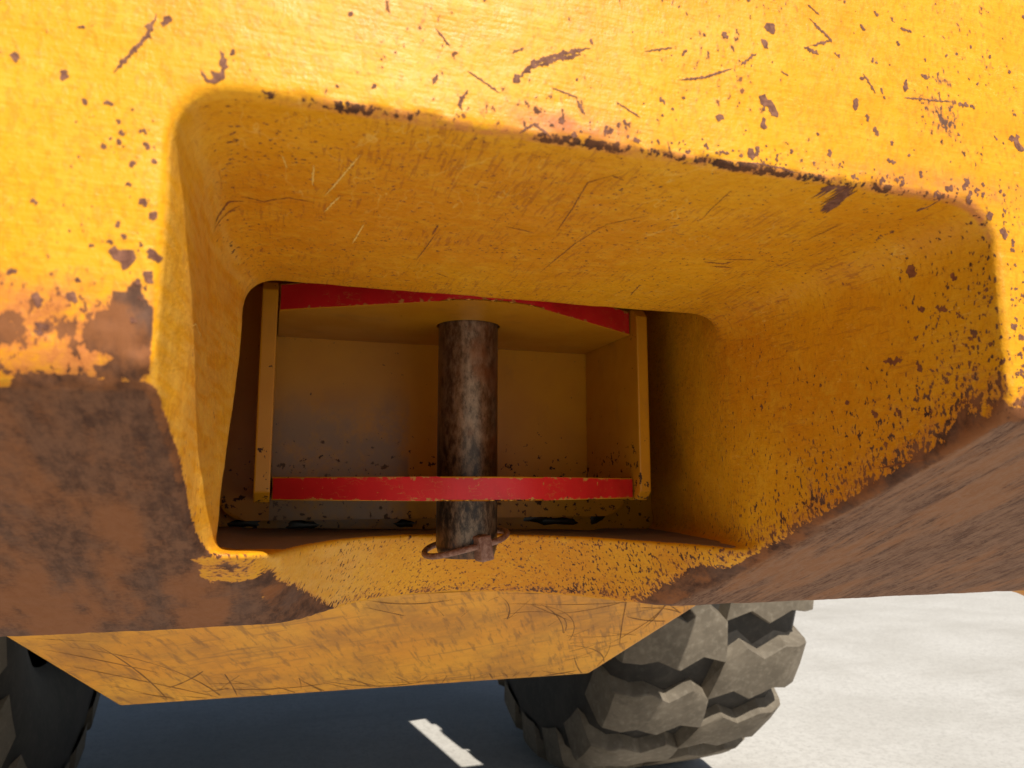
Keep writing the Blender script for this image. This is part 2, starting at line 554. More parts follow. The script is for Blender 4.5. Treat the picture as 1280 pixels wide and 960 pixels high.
band = (z < -.02) * sst(y + wb, .392, .404) * sst(y + wb, .446, .430) * sst(x + wb, -.036, -.028) * sst(x, .050, .034)
rust = rust * (1 - band) + band * np.minimum(rust, .40)
# bare patches above the slope at the left end of the face
lowf = onface * sst(x, -.022, -.036)
rust = np.maximum(rust, lowf * (.16 * sst(z, .09, .06) + .50 * sst(z, .064, .046) - .30 * sst(z, .043, .038) + .55 * sst(z, .036, .031)))
rust = np.maximum(rust, onface * 1.1 * sst(np.hypot((x + .042) / 1.0, (z - .043) / 1.35) + .007 * med + .010 * vnoise(V, 260, 9), .0135, .0085))
# knocked right-hand rim
rimr = sst(np.abs(x - .318), .016, .003) * sst(y, .285, .255) * (z < .13) * (x > .29)
rust = np.maximum(rust, rimr * (.26 + .16 * sst(z, .09, .03)))
rust = np.maximum(rust, onface * sst(x, .29, .33) * (.14 + .5 * sst(z, .055, .034)))
rust = np.maximum(rust, onface * (.03 + .22 * np.exp(-np.abs(z - .137) / .006) * sst(x, .05, .12)))
rust = np.maximum(rust, onface * sst(x, -.022, -.03) * .24 * np.exp(-np.maximum(0, -.033 - x) / .009) * sst(z, .12, .07))
# burnt upper rim
rim_t = sst(np.minimum(-nrm[:, 1], -nrm[:, 2]), .10, .42) * (y < .285) * (z > .10)
along = .25 + .36 * np.exp(-((x - .108) / .026) ** 2) + .40 * np.exp(-((x - .155) / .03) ** 2) + .42 * np.exp(-((x - .21) / .035) ** 2) + .34 * np.exp(-((x - .255) / .025) ** 2) + .50 * np.exp(-((x - .018) / .009) ** 2) + .15 * np.exp(-((x - .06) / .03) ** 2)
black = rim_t * np.clip(along + .55 * med + .5 * big, 0, .85) * (x > -.012) * (x < .30)
black = np.maximum(black, rimr * .30 * sst(z, .10, .03))
black = np.maximum(black, lip * .26 * sst(z, -.082, -.095) * sst(x, .10, .24))
orange = np.maximum(rim_t * .8 * sst(x, -.01, .02), onface * np.exp(-((z - .137) / .006) ** 2) * (np.exp(-((x - .105) / .03) ** 2) + .5 * sst(x, .19, .25)), ceil_ * .55 * sst(y, .31, .262))
orange = np.maximum(orange, lowf * sst(z, .068, .05) * .8)
dust = pock * sst(nrm[:, 2], .90, .985) * (z < 0) * np.where(x < .06, sst(y, .43, .46), 1)
sunlit_scuff = wall_l * .35  # left wall mask for scratches and painted-in sunlit paleness
wall = np.clip(ceil_ * 1.0 + wall_r * .8 + lip * .55 + wall_l * .25, 0, 1)
streak = onch * (.22 + .78 * sst(x, .1, .26))
# cast-iron unevenness and knocked edges
amp = .0011 * big + .00035 * med
amp = amp - .0022 * np.clip(vnoise(V, 240, 3), -.1, .5) * np.clip(rust, 0, 1) * (1 - .75 * onch)
amp = amp + onface * .0022 * sst(np.hypot(x + .042, (z - .043) / 1.35), .013, .006) * (vnoise(V, 210, 5) * 2.4 + vnoise(V, 90, 6))
amp = amp + rim_t * .0025 * vnoise(V, 160, 7) * (x > 0)
V2 = V + nrm * amp[:, None] * ((x > -.3) & (x < .7))[:, None]
V2[:, 2] += H0
me.vertices.foreach_set('co', V2.astype(np.float32).ravel())
def fbm(sc, seed, oct_=4, rough=.6):
    out, a_, t_ = 0, 1.0, 0
    for i in range(oct_):
        out = out + a_ * vnoise(V, sc * 2 ** i, seed + i)
        t_ += a_
        a_ *= rough
    return .5 + out / t_ * 1.15
cloud, gatea, gateb = fbm(9, 21, 5), fbm(26, 31, 4), fbm(30, 41, 4)
VA = V.copy()
V = V * np.array([1, .33, .33])
ga2, gb2 = fbm(30, 61, 4), fbm(34, 71, 4)
V = VA
gatea, gateb = gatea + (ga2 - gatea) * onch, gateb + (gb2 - gateb) * onch
chipfield = rust + (1.15 - .75 * np.clip(wall_r + lip + ceil_, 0, 1)) * (fbm(24, 51, 5, .68) - .5)
chipfield = np.where(rust < .02, np.minimum(chipfield, .18), chipfield)
print('casting verts', nv)
for nm, arr in dict(chipfield=chipfield, cloud=cloud, gatea=gatea, gateb=gateb, sunlit_scuff=sunlit_scuff, black=black, dust=dust, streak=streak, wall=wall, orange=np.clip(orange, 0, 1)).items():
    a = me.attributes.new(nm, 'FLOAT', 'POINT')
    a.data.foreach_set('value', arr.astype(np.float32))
me.polygons.foreach_set('use_smooth', np.ones(nq, bool))
me.update()
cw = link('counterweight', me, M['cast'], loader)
tag(cw, 'yellow cast counterweight with rusty scraped underside and deep pocket')

# ---- gouges and chips with a shape of their own, laid into the paint
bvh = BVHTree.FromPolygons([tuple(v) for v in V2.tolist()], Q.tolist())
RAY = {'F': lambda p: (Vector((p[0], .0, p[1] + H0)), Vector((0, 1, 0))),
       'C': lambda p: (Vector((p[0], p[1], .05 + H0)), Vector((0, 0, 1))),
       'K': lambda p: (Vector((p[0], p[1], .05 + H0)), Vector((0, 0, 1))),
       'L': lambda p: (Vector((.1, p[0], p[1] + H0)), Vector((-1, 0, 0))),
       'R': lambda p: (Vector((.2, p[0], p[1] + H0)), Vector((1, 0, 0)))}
MARKS = [
    ('F', 0.00057, [(-0.042, 0.153), (-0.0439, 0.1458), (-0.0484, 0.1385), (-0.0533, 0.1308)]),
    ('F', 0.00092, [(-0.0382, 0.1532), (-0.0398, 0.1489)]),
    ('F', 0.0012, [(-0.0222, 0.1438), (-0.0205, 0.1401), (-0.0208, 0.136), (-0.0234, 0.1325), (-0.0261, 0.1331), (-0.0275, 0.136)]),
    ('F', 0.00081, [(-0.018, 0.1452), (-0.0186, 0.1427)]),
    ('F', 0.001, [(-0.067, 0.1283), (-0.0673, 0.1264)]),
    ('F', 0.00098, [(-0.0807, 0.1316), (-0.0804, 0.1301)]),
    ('F', 0.00076, [(-0.0542, 0.1211), (-0.0534, 0.1191)]),
    ('F', 0.00063, [(-0.0609, 0.12), (-0.0604, 0.119)]),
    ('F', 0.0008, [(0.1127, 0.1708), (0.0998, 0.1657), (0.0893, 0.1604), (0.0822, 0.1519)]),
    ('F', 0.00077, [(0.1086, 0.1673), (0.0981, 0.1634), (0.0873, 0.1574)]),
    ('F', 0.00182, [(0.0835, 0.1541), (0.0812, 0.1505)]),
    ('F', 0.00035, [(0.0509, 0.1669), (0.0564, 0.161)]),
    ('F', 0.00058, [(0.0517, 0.1491), (0.05, 0.1444)]),
    ('F', 0.00046, [(0.1517, 0.1642), (0.1638, 0.1674), (0.1775, 0.1738)]),
    ('F', 0.00061, [(0.1815, 0.176), (0.1898, 0.183)]),
    ('F', 0.00036, [(0.0631, 0.1524), (0.0755, 0.1456)]),
    ('F', 0.00059, [(0.0632, 0.1448), (0.0599, 0.1386), (0.0612, 0.1363)]),
    ('F', 0.00156, [(0.1963, 0.1988), (0.1998, 0.1942)]),
    ('F', 0.00121, [(0.1951, 0.1903), (0.194, 0.1864)]),
    ('F', 0.00053, [(0.2189, 0.2057), (0.2304, 0.1972), (0.2184, 0.1922)]),
    ('F', 0.00071, [(0.215, 0.1912), (0.2229, 0.1889)]),
    ('F', 0.00057, [(0.2313, 0.1916), (0.2342, 0.1895)]),
    ('F', 0.00187, [(0.19, 0.1634), (0.1947, 0.1609), (0.1996, 0.1559)]),
    ('F', 0.00135, [(0.1919, 0.1532), (0.1921, 0.1504)]),
    ('F', 0.00149, [(0.1719, 0.1522), (0.1695, 0.149)]),
    ('F', 0.00084, [(0.1426, 0.155), (0.1454, 0.1527)]),
    ('F', 0.00056, [(0.1066, 0.148), (0.1099, 0.1422)]),
    ('F', 0.00043, [(0.2461, 0.184), (0.2526, 0.1754)]),
    ('F', 0.0011, [(0.2713, 0.1857), (0.2698, 0.1792)]),
    ('F', 0.00097, [(0.283, 0.1902), (0.2823, 0.1877)]),
    ('F', 0.00143, [(0.242, 0.1714), (0.2407, 0.1655)]),
    ('F', 0.00072, [(0.2468, 0.1649), (0.2479, 0.1613)]),
    ('F', 0.00108, [(0.2513, 0.1596), (0.2527, 0.1552)]),
    ('F', 0.0009, [(0.2254, 0.1452), (0.226, 0.1416)]),
    ('F', 0.002, [(0.186, 0.1395), (0.1834, 0.1353)]),
    ('F', 0.00117, [(0.1892, 0.141), (0.1874, 0.1365)]),
    ('F', 0.00098, [(0.3022, 0.1787), (0.3041, 0.1782)]),
    ('F', 0.00084, [(0.3097, 0.1791), (0.311, 0.1781)]),
    ('F', 0.00119, [(0.3036, 0.1416), (0.2996, 0.1356)]),
    ('F', 0.00249, [(-0.0485, 0.0711), (-0.0457, 0.0703)]),
    ('F', 0.00124, [(-0.0443, 0.073), (-0.0469, 0.0671)]),
    ('F', 0.00108, [(-0.0691, 0.0574), (-0.0685, 0.0526)]),
    ('F', 0.00119, [(-0.0671, 0.047), (-0.0682, 0.0455)]),
    ('F', 0.00113, [(-0.04, 0.0654), (-0.0386, 0.0637)]),
    ('F', 0.00073, [(-0.0729, 0.0857), (-0.0708, 0.085)]),
    ('F', 0.00071, [(-0.0774, 0.0624), (-0.0746, 0.0636)]),
    ('F', 0.00097, [(-0.0606, 0.0569), (-0.0588, 0.056)]),
    ('F', 0.00084, [(-0.0655, 0.0479), (-0.0666, 0.0461)]),
    ('F', 0.00151, [(-0.0386, 0.0728), (-0.0376, 0.0711)]),
    ('F', 0.00101, [(-0.0403, 0.0849), (-0.0379, 0.0841)]),
    ('F', 0.00088, [(-0.0426, 0.0889), (-0.0416, 0.0879)]),
    ('F', 0.00077, [(-0.0428, 0.108), (-0.0419, 0.1071)]),
    ('F', 0.00061, [(-0.04, 0.1036), (-0.0394, 0.1018)]),
    ('F', 0.00048, [(0.0834, 0.1313), (0.0892, 0.1354), (0.0962, 0.131)]),
    ('F', 0.00043, [(0.0851, 0.1655), (0.0803, 0.1626)]),
    ('F', 0.00073, [(0.2467, 0.2082), (0.2496, 0.2057)]),
    ('F', 0.00052, [(0.2698, 0.2109), (0.2769, 0.2103)]),
    ('F', 0.00066, [(0.1559, 0.1784), (0.1535, 0.1751)]),
    ('F', 0.00101, [(0.1743, 0.1891), (0.1754, 0.1879)]),
    ('F', 0.00031, [(0.0964, 0.1512), (0.107, 0.149)]),
    ('F', 0.00035, [(0.1234, 0.1498), (0.1337, 0.1447)]),
    ('F', 0.00041, [(0.2016, 0.1767), (0.2057, 0.1756)]),
    ('F', 0.00037, [(0.2691, 0.1763), (0.2978, 0.1787)]),
    ('F', 0.00114, [(0.3053, 0.18), (0.3075, 0.1779)]),
    ('F', 0.00051, [(0.2556, 0.1787), (0.2567, 0.1758)]),
    ('F', 0.00039, [(0.1363, 0.1736), (0.1492, 0.1778)]),
    ('F', 0.00036, [(0.2185, 0.2121), (0.2247, 0.2084)]),
    ('F', 0.00074, [(0.255, 0.2163), (0.2576, 0.2144)]),
    ('F', 0.00061, [(0.0158, 0.1384), (0.0169, 0.1374)]),
    ('F', 0.00074, [(0.0285, 0.1409), (0.0296, 0.1396)]),
    ('F', 0.00068, [(0.0194, 0.1667), (0.0205, 0.1654)]),
    ('F', 0.0004, [(0.2092, 0.1324), (0.1932, 0.1335), (0.1814, 0.1325)]),
    ('F', 0.00042, [(0.247, 0.129), (0.2341, 0.1303), (0.2256, 0.1299)]),
    ('F', 0.0011, [(0.288, 0.1295), (0.2827, 0.1327)]),
    ('F', 0.00147, [(0.2935, 0.1372), (0.2894, 0.1343)]),
    ('F', 0.00116, [(0.3313, 0.165), (0.3394, 0.1674)]),
    ('F', 0.00072, [(0.2563, 0.1444), (0.2616, 0.1436)]),
    ('F', 0.00111, [(0.3017, 0.1332), (0.3047, 0.1296)]),
    ('F', 0.00187, [(0.3142, 0.1269), (0.3163, 0.1232)]),
    ('F', 0.0015, [(0.3224, 0.12), (0.3232, 0.1142)]),
    ('F', 0.00194, [(0.3363, 0.1637), (0.3392, 0.1617)]),
    ('C', 0.00094, [(-0.0298, 0.3529), (-0.0233, 0.3405), (-0.0167, 0.3424)]),
    ('C', 0.00057, [(-0.0181, 0.3369), (-0.0081, 0.3407), (-0.003, 0.335)]),
    ('C', 0.00054, [(-0.0081, 0.3397), (0.0021, 0.3323), (0.0133, 0.3349)]),
    ('C', 0.00055, [(-0.0308, 0.3576), (-0.0185, 0.3472)]),
    ('C', 0.00051, [(0.1321, 0.3386), (0.1289, 0.3096), (0.1243, 0.2805), (0.134, 0.2657)]),
    ('C', 0.00052, [(0.1049, 0.3372), (0.1217, 0.3419)]),
    ('C', 0.0005, [(0.1466, 0.4024), (0.1477, 0.3498), (0.153, 0.3218), (0.167, 0.3053)]),
    ('C', 0.00114, [(0.2301, 0.3584), (0.2437, 0.3591), (0.2466, 0.3531)]),
    ('C', 0.00073, [(0.2392, 0.3522), (0.2574, 0.348)]),
    ('C', 0.00093, [(0.2389, 0.364), (0.2519, 0.3633)]),
    ('C', 0.00047, [(0.1307, 0.2703), (0.1378, 0.2734)]),
    ('C', 0.00077, [(0.2209, 0.4322), (0.2156, 0.4086)]),
    ('C', 0.0008, [(0.0729, 0.345), (0.0729, 0.3602)]),
    ('C', 0.00051, [(0.0723, 0.401), (0.0743, 0.3571)]),
    ('C', 0.00067, [(0.088, 0.4212), (0.0967, 0.4275)]),
    ('C', 0.00049, [(0.2639, 0.3125), (0.2637, 0.2862)]),
    ('C', 0.00044, [(0.1936, 0.3003), (0.1884, 0.2695)]),
    ('K', 0.0003, [(0.0112, 0.2966), (0.0116, 0.3167)]),
    ('K', 0.0003, [(0.0282, 0.2831), (0.0173, 0.3275)]),
    ('K', 0.00026, [(-0.0012, 0.291), (0.0009, 0.3025)]),
    ('K', 0.00033, [(0.0185, 0.345), (0.0241, 0.3253)]),
    ('K', 0.00032, [(0.0352, 0.3831), (0.038, 0.3538)]),
    ('L', 0.00027, [(0.3135, 0.0626), (0.3257, 0.0661), (0.338, 0.0652), (0.3545, 0.0659)]),
    ('R', 0.00168, [(0.297, 0.113), (0.2962, 0.1098)]),
    ('R', 0.00099, [(0.2751, 0.1039), (0.2718, 0.1006)]),
    ('R', 0.00124, [(0.2932, 0.0919), (0.292, 0.0883)]),
    ('R', 0.00104, [(0.285, 0.0892), (0.2781, 0.0864)]),
    ('R', 0.00078, [(0.2737, 0.0842), (0.2708, 0.0819)]),
    ('R', 0.00119, [(0.3461, 0.0487), (0.3451, 0.0459)]),
    ('R', 0.00132, [(0.3285, 0.0415), (0.3255, 0.0368)]),
    ('R', 0.00102, [(0.313, 0.04), (0.3101, 0.0363)]),
    ('R', 0.00083, [(0.2981, 0.0769), (0.2968, 0.0746)]),
    ('R', 0.00107, [(0.2977, 0.0642), (0.2953, 0.0576)]),
    ('R', 0.00129, [(0.3195, 0.0669), (0.3064, 0.0656)]),
    ('R', 0.00042, [(0.3278, 0.0091), (0.2968, 0.0132)]),
    ('R', 0.00086, [(0.321, 0.0235), (0.3207, 0.02)]),
]


# the many small knocks: scattered over the face, thick along the right-hand rim and the left edge
rs = random.Random(31)
def speck(kind, a, b, hw):
    an = rs.gauss(1.2, .8)
    L = hw * rs.uniform(.3, 2.2)
    MARKS.append((kind, hw, [(a, b), (a + L * math.cos(an), b + L * math.sin(an))]))
for _ in range(170):
    speck('F', rs.uniform(.10, .36), rs.uniform(.138, .235), .00012 + .0007 * rs.random() ** 3)
for _ in range(70):
    speck('F', rs.uniform(-.12, .10), rs.uniform(.138, .235), .00012 + .0006 * rs.random() ** 3)
for _ in range(50):
    speck('F', -.0395 - abs(rs.gauss(0, .013)), rs.uniform(.05, .12), .00012 + .0006 * rs.random() ** 3)
for _ in range(120):
    speck('F', .3225 + abs(rs.gauss(0, .009)), .034 + .105 * rs.random() ** 1.3, .0002 + .0009 * rs.random() ** 3)
for _ in range(110):
    speck('R', .256 + abs(rs.gauss(0, .022)), .036 + .075 * rs.random() ** 1.4, .00015 + .00055 * rs.random() ** 3)
for _ in range(110):
    speck('F', rs.uniform(.09, .318), .1335 + abs(rs.gauss(0, .0035)), .0002 + .0008 * rs.random() ** 3)

def marks_mesh(kinds, name, jag):
    verts, faces = [], []
    rr = random.Random(11)
    for kind, hw, pts in MARKS:
        if kind not in kinds:
            continue
        if kind == 'C':
            hw = hw * .5
        P = [Vector((a, b)) for a, b in pts]
        # resample with a wandering line
        step = max(.00035, hw * .55)
        line = []
        for a, b in zip(P[:-1], P[1:]):
            n = max(2, int((b - a).length / step))
            for i in range(n):
                line.append(a.lerp(b, i / n))
        line.append(P[-1])
        if len(line) < 5:
            d = (P[-1] - P[0]).normalized() if (P[-1] - P[0]).length > 0 else Vector((1, 0))
            a, b = P[0] - d * hw, P[-1] + d * hw
            line = [a.lerp(b, i / 7) for i in range(8)]
        s0 = rr.random() * 100
        rows = []
        n = len(line)
        for i, p in enumerate(line):
            t = (line[min(i + 1, n - 1)] - line[max(i - 1, 0)])
            t = t.normalized() if t.length > 0 else Vector((1, 0))
            nn = Vector((-t.y, t.x))
            u = i / (n - 1)
            taper = min(1, (.12 + 5 * min(u, 1 - u)))
            q = noise.noise((s0, i * .31, 0)) * hw * .7
            wl = hw * taper * (1 + jag * noise.noise((s0 + 9, i * .63, 2))) * max(.15, 1 + 1.1 * noise.noise((s0 + 3, i * .2, 5)))
            wr = hw * taper * (1 + jag * noise.noise((s0 + 5, i * .63, 7))) * max(.15, 1 + 1.1 * noise.noise((s0 + 8, i * .2, 1)))
            rows.append((p + nn * (q + max(wl, .00008)), p + nn * (q - max(wr, .00008))))
        def hit(p):
            o, d = RAY[kind](p)
            h = bvh.ray_cast(o, d)
            if h[0] is None:
                return None
            nv_ = h[1] if h[1].dot(d) < 0 else -h[1]
            return h[0] + nv_ * .00016
        base = len(verts)
        R_ = [(hit(a), hit((a + b) / 2), hit(b)) for a, b in rows]
        if any(v is None for r in R_ for v in r):
            continue
        for r in R_:
            verts.extend(r)
        for i in range(n - 1):
            for j in (0, 1):
                faces.append((base + 3 * i + j, base + 3 * i + j + 1, base + 3 * i + j + 4, base + 3 * i + j + 3))
    m_ = bpy.data.meshes.new(name)
    m_.from_pydata([tuple(v) for v in verts], [], faces)
    for p in m_.polygons:
        p.use_smooth = True
    return m_
tag(link('rust_chips', marks_mesh('F', 'rust_chips', 1.1), M['chip'], cw), 'brown rust chips in the sunlit yellow paint', kind='stuff')
tag(link('gouges', marks_mesh('CR', 'gouges', 1.1), M['gouge'], cw), 'dark brown gouges inside the pocket', kind='stuff')
tag(link('pale_scratches', marks_mesh('KL', 'pale_scratches', .5), M['pale'], cw), 'thin pale scratches inside the pocket', kind='stuff')

# ---- tow hitch: back plate carrying two ears and two cheeks
def rrect(x0, x1, z0, z1, r, n=6):
    out = []
    for cx, cz, a0 in ((x1 - r, z1 - r, 0), (x0 + r, z1 - r, 90), (x0 + r, z0 + r, 180), (x1 - r, z0 + r, 270)):
        for i in range(n + 1):
            a = math.radians(a0 + 90 * i / n)
            out.append((cx + r * math.cos(a), cz + r * math.sin(a)))
    return out

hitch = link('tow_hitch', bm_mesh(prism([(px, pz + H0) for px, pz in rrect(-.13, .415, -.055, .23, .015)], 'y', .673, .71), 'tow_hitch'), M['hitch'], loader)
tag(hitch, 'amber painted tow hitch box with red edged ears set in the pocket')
bm = prism([(px, pz + H0) for px, pz in rrect(-.041, .325, -.0285, .168, .022)], 'y', .652, .6728)
link('collar', bm_mesh(bm, 'collar', bevel=.003), M['hitch'], hitch)

def ear_outline():
    cx, cy, r = .1425, .551, .072
    pts = [(.2828, .6518), (.0005, .6518), (.0005, .553)]
    # straight flanks tangent to the round nose
    def tang(px, py, sgn):
        dx, dy = cx - px, cy - py
        D = math.hypot(dx, dy)
        a = math.atan2(py - cy, px - cx)
        return a + sgn * math.acos(r / D)
    a0 = tang(.0005, .553, 1)
    a1 = tang(.2828, .556, -1)
    a0, a1 = a0 % (2 * math.pi), a1 % (2 * math.pi)
    for i in range(25):
        a = a0 + (a1 - a0) * i / 24
        pts.append((cx + r * math.cos(a), cy + r * math.sin(a)))
    pts.append((.2828, .556))
    return pts
PINX, PINY, PINR = .1448, .565, .0235
def ear(z0, z1, red):
    pts = ear_outline()
    bm = bmesh.new()
    hole = [(PINX + .0252 * math.cos(2 * math.pi * i / 40), PINY + .0252 * math.sin(2 * math.pi * i / 40)) for i in range(40)]
    rings = []
    for zz in (z0, z1):
        o = [bm.verts.new((a, b, zz + H0)) for a, b in pts]
        h = [bm.verts.new((a, b, zz + H0)) for a, b in hole]
        eo = [bm.edges.new((o[i], o[(i + 1) % len(o)])) for i in range(len(o))]
        eh = [bm.edges.new((h[i], h[(i + 1) % 40])) for i in range(40)]
        bmesh.ops.triangle_fill(bm, edges=eo + eh, use_beauty=True)
        rings.append((o, h))
    (o0, h0), (o1, h1) = rings
    n = len(o0)
    reds = []
    for i in range(n):
        f = bm.faces.new((o0[i], o0[(i + 1) % n], o1[(i + 1) % n], o1[i]))
        if i >= 2 and i < n - 1:
            f.material_index = 1
    for i in range(40):
        bm.faces.new((h0[i], h1[i], h1[(i + 1) % 40], h0[(i + 1) % 40]))
    rim_e = [e for e in bm.edges if len(e.link_faces) == 2 and {f.material_index for f in e.link_faces} == {0, 1}]
    bmesh.ops.bevel(bm, geom=rim_e, offset=.0009, segments=2, profile=.5, affect='EDGES')
    me_ = bm_mesh(bm, 'ear')
    o = link('ear', me_, [M['hitch'], red], hitch)
    return o
M['red_u'] = red_paint(.1255, .1455, 'red_upper_edge_paint')
M['red_l'] = red_paint(-.0102, .0060, 'red_lower_edge_paint')
tag(ear(.1255, .1455, M['red_u']), 'upper ear with dark red front edge')
tag(ear(-.0102, .0060, M['red_l']), 'lower ear with chipped red front edge')
for x0, x1 in ((-.0115, -.0005), (.2836, .2935)):
    zt, zb, c_ = .147, -.0118, .007
    pts = [(.545, zb + c_), (.545 + c_, zb), (.652, zb), (.652, zt), (.545 + c_, zt), (.545, zt - c_)]
    if x0 < 0:
        pts = [(a + .004, b) for a, b in pts[:2]] + pts[2:4] + [(a + .004, b) for a, b in pts[4:]]
    link('cheek_plate', bm_mesh(prism([(a, b + H0) for a, b in pts], 'x', x0, x1), 'cheek_plate', bevel=.0012), M['hitch'], hitch)
# smears of grease squeezed out along the foot of the back plate
rr = random.Random(4)
def blob(cx, cz, rx, rz):
    bm = bmesh.new()
    n = 14
    c = bm.verts.new((cx, .6705, cz + H0))
    ring = []
    for i in range(n):
        a = 2 * math.pi * i / n
        f = .7 + .55 * rr.random()
        ring.append(bm.verts.new((cx + rx * f * math.cos(a), .6728, cz + H0 + rz * f * math.sin(a))))
    for i in range(n):
        bm.faces.new((c, ring[i], ring[(i + 1) % n]))
    link('grease_blob', bm_mesh(bm, 'grease_blob', True), M['grease'], hitch)
for a in ((-.058, .010, .006, .004), (-.020, -.0312, .013, .004), (.028, -.0335, .014, .004), (.115, -.0335, .010, .0035), (.240, -.030, .012, .006), (.263, -.0335, .020, .004), (.304, -.026, .010, .012)):
    blob(*a)

# ---------------------------------------------------------------- tow pin
def lathe(prof, n, axis='z', cx=0, cy=0, cz=0):
    bm = bmesh.new()
    rows = []
    for r, t in prof:
        row = []
        for i in range(n):
            a = 2 * math.pi * i / n
            c, s = r * math.cos(a), r * math.sin(a)
            row.append(bm.verts.new((cx + c, cy + s, cz + t) if axis == 'z' else (cx + t, cy + c, cz + s)))
        rows.append(row)
    for r0, r1 in zip(rows[:-1], rows[1:]):
        for i in range(n):
            bm.faces.new((r0[i], r0[(i + 1) % n], r1[(i + 1) % n], r1[i]))
    return bm, rows

pin_root = bpy.data.objects.new('tow_pin', None)
C.objects.link(pin_root)
pin_root.location = (PINX, PINY, H0 - .054)
tag(pin_root, 'worn brown steel tow pin standing upright through both red edged hitch ears', 'pin')
prof = [(PINR - .0032, -.0540), (PINR - .0026, -.0538), (PINR - .0006, -.0475), (PINR, -.0455)] + [(PINR, -.0455 + .008 * i) for i in range(1, 24)] + [(PINR, .1465)]
bm, rows = lathe(prof, 64, 'z', PINX, PINY, H0)
bm.faces.new(rows[0])
bm.faces.new(rows[-1][::-1])
me = bm_mesh(bm, 'shaft', True)
me.polygons[-1].use_smooth = me.polygons[-2].use_smooth = False
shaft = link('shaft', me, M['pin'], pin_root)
# head resting on the upper ear
bm, rows = lathe([(.034, .1458), (.036, .1470), (.036, .1580), (.033, .1600)], 48, 'z', PINX, PINY, H0)
bm.faces.new(rows[0])
bm.faces.new(rows[-1][::-1])
link('pin_head', bm_mesh(bm, 'pin_head'), M['pin'], pin_root)
# cross hole: a dark socket ring round the locking pin
bm, rows = lathe([(.0001, .0), (.0072, .0), (.0072, .0006), (.0064, .0009)], 28, 'z', 0, 0, 0)
me = bm_mesh(bm, 'cross_hole')
ang = math.radians(-78)
hdir = Vector((math.cos(ang), math.sin(ang), 0))
me.transform(hdir.to_track_quat('Z', 'Y').to_matrix().to_4x4())
me.transform(__import__('mathutils').Matrix.Translation(Vector((PINX, PINY, H0 - .0425)) + hdir * (PINR - .0007)))
link('cross_hole', me, M['grease'], pin_root)

# ---------------------------------------------------------------- locking clip
clip = bpy.data.objects.new('locking_clip', None)
C.objects.link(clip)
cc = Vector((PINX, PINY, H0 - .0445)) + hdir * PINR
clip.location = cc
tag(clip, 'rusty wire locking clip with square head looped round the foot of the pin', 'clip')
bm = bmesh.new()
bmesh.ops.create_cube(bm, size=1)
bmesh.ops.scale(bm, vec=(.0105, .0125, .0185), verts=bm.verts)
bmesh.ops.rotate(bm, cent=(0, 0, 0), matrix=__import__('mathutils').Matrix.Rotation(ang + math.pi / 2, 3, 'Z') @ __import__('mathutils').Matrix.Rotation(math.radians(-9), 3, 'Y'), verts=bm.verts)
bmesh.ops.translate(bm, vec=cc + hdir * .0035 + Vector((0, 0, -.001)), verts=bm.verts)
link('clip_head', bm_mesh(bm, 'clip_head', bevel=.0016), M['clip'], clip)
# shank through the pin
bm, rows = lathe([(.0001, -.052), (.0044, -.051), (.0050, -.048), (.0050, .002)], 20, 'z')
me = bm_mesh(bm, 'clip_shank', True)
me.transform(hdir.to_track_quat('Z', 'Y').to_matrix().to_4x4())
me.transform(__import__('mathutils').Matrix.Translation(Vector((PINX, PINY, H0 - .0435)) + hdir * PINR))
link('clip_shank', me, M['clip'], clip)
# sprung wire bow
n, m = 64, 10
verts, faces = [], []
ctr = Vector((PINX - .0005, PINY + .001, H0 - .0435))
ax_u = Vector((.95, -.20, .235)).normalized()
ax_v = Vector((.20, .96, .10))
ax_v = (ax_v - ax_u * ax_v.dot(ax_u)).normalized()
ax_w = ax_u.cross(ax_v)
for i in range(n):
    a = 2 * math.pi * i / n
    rad = .0312 + .0012 * math.cos(2 * a)
    d = ax_u * math.cos(a) + ax_v * math.sin(a)
    p = ctr + d * rad + ax_w * (.0006 * math.sin(3 * a))
    for j in range(m):
        b = 2 * math.pi * j / m
        verts.append(tuple(p + d * (.0023 * math.cos(b)) + ax_w * (.0023 * math.sin(b))))
for i in range(n):
    for j in range(m):
        faces.append((i * m + j, ((i + 1) % n) * m + j, ((i + 1) % n) * m + (j + 1) % m, i * m + (j + 1) % m))
me = bpy.data.meshes.new('wire_bow')
me.from_pydata(verts, [], faces)
for p in me.polygons:
    p.use_smooth = True
link('wire_bow', me, M['clip'], clip)

# ---------------------------------------------------------------- belly plate under the frame
def plate(cs, thick, name, mat, parent, cuts=10):
    """bent sheet through corner points cs (front face), given a thickness away from the lens side"""
    a, b, c, d = (Vector(v) for v in cs)
    nrm_ = (b - a).cross(d - a).normalized()
    bm = bmesh.new()
    f = [bm.verts.new(v) for v in (a, b, c, d)]
    g = [bm.verts.new(v + nrm_ * thick) for v in (a, b, c, d)]
    bm.faces.new(f)
    bm.faces.new(g[::-1])
    for i in range(4):
        bm.faces.new((f[i], g[i], g[(i + 1) % 4], f[(i + 1) % 4]))
    return link(name, bm_mesh(bm, name, bevel=.004), mat, parent)
belly = plate([(-.262, .83, H0 - .118), (.566, .83, H0 - .118), (.433, 1.0, H0 - .261), (-.156, 1.0, H0 - .2535)], .03, 'belly_plate', M['belly'], loader)
tag(belly, 'orange yellow belly plate with dark scratches hanging below the counterweight')
